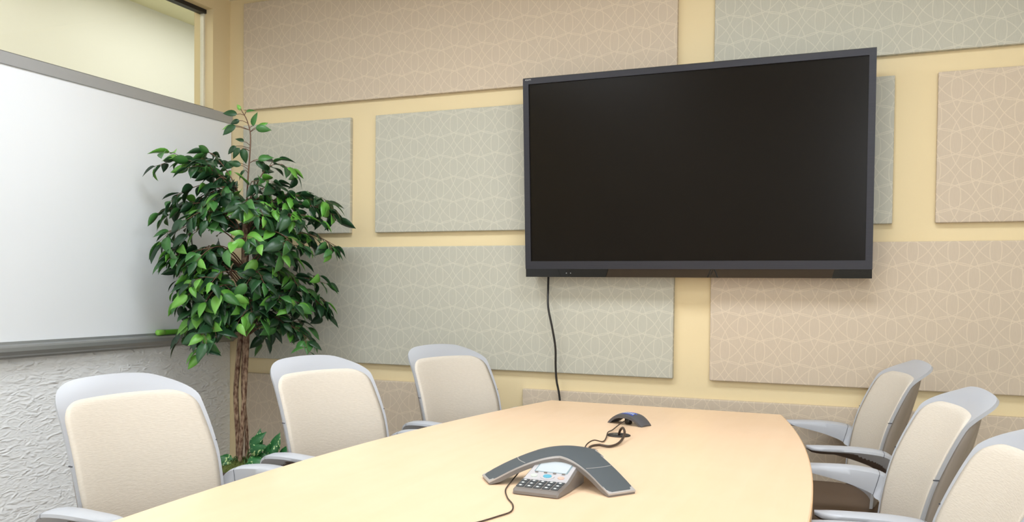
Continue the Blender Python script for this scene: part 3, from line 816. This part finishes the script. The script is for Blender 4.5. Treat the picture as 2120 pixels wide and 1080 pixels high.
obj('cut_end', tube('cut_end', [pA[-1]-Vector((0, 0, .002)), pA[-1]+Vector((0, 0, .003))], .0150, 12), M_cut, trk)
obj('trunk', tube('trunk', pB, .0125, 12), M_bark, tree)
obj('trunk', tube('trunk', pC, lambda f: .0095, 10), M_bark, tree)
# branches: (right, depth, height at end), start height
rng = random.Random(11)
BR = []
def zpx(py): return 1.24-(py-596)/420.0
def rpx(px): return (px-506)/420.0
for px, py, d in [(300, 366, -.05), (345, 350, .02), (372, 372, -.1), (405, 335, -.05), (330, 440, -.05), (308, 470, .0), (318, 520, -.08), (335, 560, -.15), (345, 600, .0), (350, 652, -.05), (338, 622, .03), (372, 712, -.1), (425, 722, -.18), (395, 690, .02), (480, 712, -.2), (455, 660, -.28),
                 (620, 362, .02), (718, 458, .04), (690, 430, .10), (722, 522, .05), (660, 478, -.08), (700, 600, .06), (704, 660, .04), (630, 718, -.02), (560, 680, -.2), (660, 640, -.08), (600, 600, -.25), (640, 545, -.2), (560, 520, -.28), (430, 560, -.27), (480, 600, -.32), (400, 480, -.25), (540, 460, -.22), (460, 440, -.2), (590, 470, -.2), (380, 610, -.2), (600, 650, .1), (540, 400, -.05), (590, 410, .02), (440, 400, -.1)]:
    q = rpx(px); q = math.copysign(max(0, abs(q)-.075*min(1, abs(q)/.3)), q)      # branch tip: leaves reach past it
    BR.append((q, d, zpx(py-8-(22 if py > 640 else 0))))
for _ in range(54):     # fill
    a = rng.uniform(0, 2*PI); R = rng.uniform(.18, .38); BR.append((R*math.cos(a), .85*R*math.sin(a), rng.uniform(.98, 1.66)))
Vt, Ft = [], []; leaves = []
UPV = Vector((0, 0, 1))
def add_leaf(p, d, droop, size, pale):
    q = p+d*.04
    if abs(q.dot(CR)) < .028 and q.dot(CF) < 0 and 1.22 < q.z < 1.60: return      # the stem shows between the sprays
    leaves.append((p, d, droop, size, pale))     # droop doubles as the flag for leaves turned to the room
def room_ok(p, m=.03):
    q = p+TB; return q.x > m and q.y < -m-PT
def grow(path, rad, spacing, start, pale_p, outward):
    tube_geo(path, lambda f: rad*(1-.7*f), 5, Vt, Ft)
    L = 0; side = 1; nxt = start*sum((b-a).length for a, b in zip(path, path[1:]))
    for a, b in zip(path, path[1:]):
        L += (b-a).length
        while L >= nxt:
            d = (b-a).normalized(); sd = d.cross(UPV); sd = sd.normalized() if sd.length > .1 else Vector((1, 0, 0))
            dr = (d*rng.uniform(.4, 1.0)+sd*side*rng.uniform(.6, 1.1)+Vector((0, 0, rng.uniform(-.75, .15)))).normalized()
            pet = b+dr*rng.uniform(.008, .016)
            if room_ok(pet+dr*.085, .012):
                tube_geo([b, pet], .0009, 4, Vt, Ft)
                add_leaf(pet, dr, 0, rng.uniform(.85, 1.25), rng.random() < pale_p)
            side = -side; nxt += spacing*rng.uniform(.75, 1.25)
for (r, d, z) in BR:
    end = CR*r+CF*d+Vector((0, 0, z))
    hor = math.hypot(r, d)
    zs0 = min(1.60, max(.98, z-.02-.30*hor+rng.uniform(-.06, .12)))
    s0 = CR*.005+CF*-.005+Vector((0, 0, zs0))
    mid = s0.lerp(end, .5)+Vector((0, 0, .05+.10*hor+rng.uniform(-.02, .03)))
    q1 = s0.lerp(mid, .5)+Vector((0, 0, .02))
    while not room_ok(end, .05): end = end.lerp(mid, .12)
    path = catmull([s0, q1, mid, mid.lerp(end, .55)+Vector((0, 0, .02)), end], 5)
    grow(path, .0038, .030, .28, .15 if d < -.05 else .12, None)
    # one or two side twigs
    for _ in range(2):
        i = rng.randint(len(path)//2, len(path)-3); b0 = path[i]; dd = (path[i+1]-path[i]).normalized()
        sdv = dd.cross(UPV)*rng.choice((-1, 1)); e = b0+(dd*.6+sdv*.8).normalized()*rng.uniform(.07, .13)+Vector((0, 0, rng.uniform(-.05, .03)))
        if room_ok(e, .05): grow(catmull([b0, b0.lerp(e, .5)+Vector((0, 0, .012)), e], 4), .0018, .028, .25, .18, None)
    # tip leaf
    dd = (path[-1]-path[-2]).normalized()
    if room_ok(end+dd*.08, .012): add_leaf(end, (dd+Vector((0, 0, -.3))).normalized(), 0, .9, rng.random() < .3)
# top leader with its side sprays
top = stempx([(510, 450, 0), (514, 385, -.01), (518, 330, -.01), (519, 290, -.01), (512, 262, -.01), (502, 244, -.01), (499, 238, -.01)])
tube_geo(top, lambda f: .0042*(1-.6*f), 6, Vt, Ft)
def px_leaf(px, py, ax, ay, size, pale):
    """leaf whose base hangs at a spot of the leader and points along (right, up)"""
    b = CR*rpx(px)+CF*(-.012+rng.uniform(-.02, .02))+Vector((0, 0, zpx(py)))
    j = min(top, key=lambda q: (q-b).length+abs(q.z-b.z+.02)*.6)
    tube_geo([j, j.lerp(b, .6)+Vector((0, 0, .004)), b], .0016, 5, Vt, Ft)
    add_leaf(b, (CR*ax+UPV*ay+CF*-.1).normalized(), 1, size, pale)
for a in [(499, 240, -.6, .8, .55, True), (511, 244, .9, .35, .6, False), (494, 250, -.9, .1, .8, False), (498, 262, -.9, -.3, .75, False), (480, 272, -1, -.15, .85, True), (490, 272, -.8, -.55, .9, False),
          (524, 272, .2, .8, .8, False), (534, 276, .8, .6, .65, True), (531, 276, 1, -.15, .9, False), (508, 305, -.8, .35, .7, False), (488, 312, -.5, -.5, .65, False), (500, 318, -.6, -.9, .95, False), (505, 318, .15, -1, .95, False),
          (488, 346, -.9, -.4, .85, False), (535, 340, 1, .25, .95, False), (530, 343, .85, -.55, 1.1, False), (508, 362, -.6, -.7, .85, False), (500, 352, -.85, .2, .8, False)]:
    px_leaf(*a)
obj('branches', me_from('branches', Vt, Ft, True), M_twig, tree)
# place the leaves: the 300 that show most (nearest the camera) singly, the rest as one mass
def leaf_matrix(p, d, size, face=False):
    x = d.normalized()
    rad = Vector((p.x, p.y, 0)); rad = rad.normalized() if rad.length > .01 else -CF
    n = -CF+UPV*.35 if face else UPV*.55+rad*.75
    y = n.cross(x)
    y = y.normalized() if y.length > .05 else x.orthogonal().normalized(); z = x.cross(y)
    m = Matrix((x, y, z)).transposed()
    m = m @ Matrix.Rotation(rng.uniform(-.45, .45) if face else rng.uniform(-.7, .7), 3, 'X')
    m = m.to_4x4() @ Matrix.Scale(size, 4); m.translation = p; return m
dat = []
for p, d, face, s, pale in leaves:
    mi = 2 if pale else (0 if rng.random() < .68 else 1)
    vis = -p.dot(CF)+.25*abs(p.dot(CR))+max(0, p.z-1.70)*2
    dat.append((vis, mi, rng.randrange(4), leaf_matrix(p, d, s, bool(face))))
dat.sort(key=lambda q: -q[0])
for vis, mi, k, m in dat[:300]:
    o = obj('leaf', LEAF[(mi, k)], None, tree); o.matrix_local = m
fv, ff, fm = [], [], []
for vis, mi, k, m in dat[300:]:
    me = LEAF[(mi, k)]; b = len(fv)
    fv += [m @ v.co for v in me.vertices]; ff += [tuple(b+i for i in p.vertices) for p in me.polygons]; fm += [mi]*len(me.polygons)
fo = bpy.data.meshes.new('foliage'); fo.from_pydata([tuple(v) for v in fv], [], ff); fo.update()
for mm in (M_ldark, M_lmid, M_llight): fo.materials.append(mm)
fo.polygons.foreach_set('material_index', fm); fo.polygons.foreach_set('use_smooth', [True]*len(ff))
tag(obj('foliage', fo, None, tree), kind='stuff')
# pot, moss and the trailing variegated plant at the foot
M_pot = mat('dark_brown_pot', srgb(74, 58, 46), .6, noise=.1, nscale=40)
obj('pot', lathe('pot', [(.115, 0), (.122, .005), (.160, .31), (.172, .315), (.174, .35), (.166, .352), (.160, .335), (.05, .332)], 36), M_pot, tree)
M_moss = mat('moss', srgb(112, 122, 66), .95, spec=.1, noise=.35, nscale=90, bump=.8, bscale=160)
V = []; F = []; nr = 8; nc = 40
V.append(Vector((0, 0, SOIL+.012)))
for i in range(1, nr+1):
    for k in range(nc):
        r = .162*i/nr; a = 2*PI*k/nc; V.append(Vector((r*math.cos(a), r*math.sin(a), SOIL+.012*(1-(i/nr)**2)-.02*(i/nr)**4+rng.uniform(-.004, .004))))
for k in range(nc): F.append((0, 1+k, 1+(k+1) % nc))
for i in range(nr-1):
    for k in range(nc):
        a = 1+i*nc+k; b = 1+i*nc+(k+1) % nc; F.append((a, a+nc, b+nc, b))
for _ in range(1500):       # tufts
    r = .162*math.sqrt(rng.random()); a = rng.uniform(0, 2*PI); p = Vector((r*math.cos(a), r*math.sin(a), SOIL+.012-.03*(r/.162)**3))
    h = Vector((rng.uniform(-.010, .010), rng.uniform(-.010, .010), rng.uniform(.006, .016))); sd = Vector((rng.uniform(-1, 1), rng.uniform(-1, 1), 0)).normalized()*.0014
    b = len(V); V += [p-sd, p+sd, p+h+sd*.4, p+h-sd*.4]; F.append((b, b+1, b+2, b+3))
tag(obj('moss', me_from('moss', V, F), M_moss, tree), kind='stuff')
PL = []
for k, (L, W, fo_, cu, tw) in enumerate(((.115, .060, .25, .35, .2), (.10, .055, .35, .2, -.3), (.09, .048, .3, .5, .1))):
    me = leaf_mesh('ground_leaf', L, W, fo_, cu, tw); me.materials.append(M_poth); PL.append(me)
Vt, Ft = [], []
for r, d, z, ax, ad, az, k in [(.045, -.04, .445, .5, -.2, .75, 0), (.05, -.06, .43, .6, -.3, .25, 1), (.06, -.05, .41, .8, -.4, -.1, 0), (.04, -.07, .395, .9, -.4, -.05, 0), (.03, -.08, .375, .7, -.6, -.2, 1),
                            (.115, -.03, .405, .45, -.2, .8, 0), (.105, -.06, .395, .7, -.3, -.35, 1), (.15, -.05, .395, .3, -.3, .85, 2), (.145, -.06, .39, .9, -.2, .1, 1), (.155, -.03, .42, .25, -.1, .95, 1), (.19, -.03, .40, .5, -.1, .8, 2), (.13, -.09, .385, -.2, -.5, -.5, 2),
                            (-.045, -.03, .39, -.9, -.1, .15, 2), (-.05, -.04, .375, -.8, -.3, .1, 0), (-.04, -.05, .37, -.6, -.5, -.2, 1), (.02, .06, .40, .3, .7, .5, 0), (.08, .05, .40, .7, .5, .5, 1), (.07, -.02, .44, .2, -.3, .9, 2)]:
    p = CR*r+CF*d+Vector((0, 0, z)); dv = (CR*ax+CF*ad+UPV*az).normalized()
    root = CR*(r*.35)+CF*(d*.4)+Vector((0, 0, SOIL))
    tube_geo(catmull([root, root.lerp(p, .5)+Vector((0, 0, .025)), p], 4), .0022, 5, Vt, Ft)
    o = obj('ground_leaf', PL[k], None, tree); o.matrix_local = leaf_matrix(p, dv, rng.uniform(.85, 1.05), True)
obj('vines', me_from('vines', Vt, Ft, True), mat('green_vine', srgb(70, 104, 52), .5), tree)
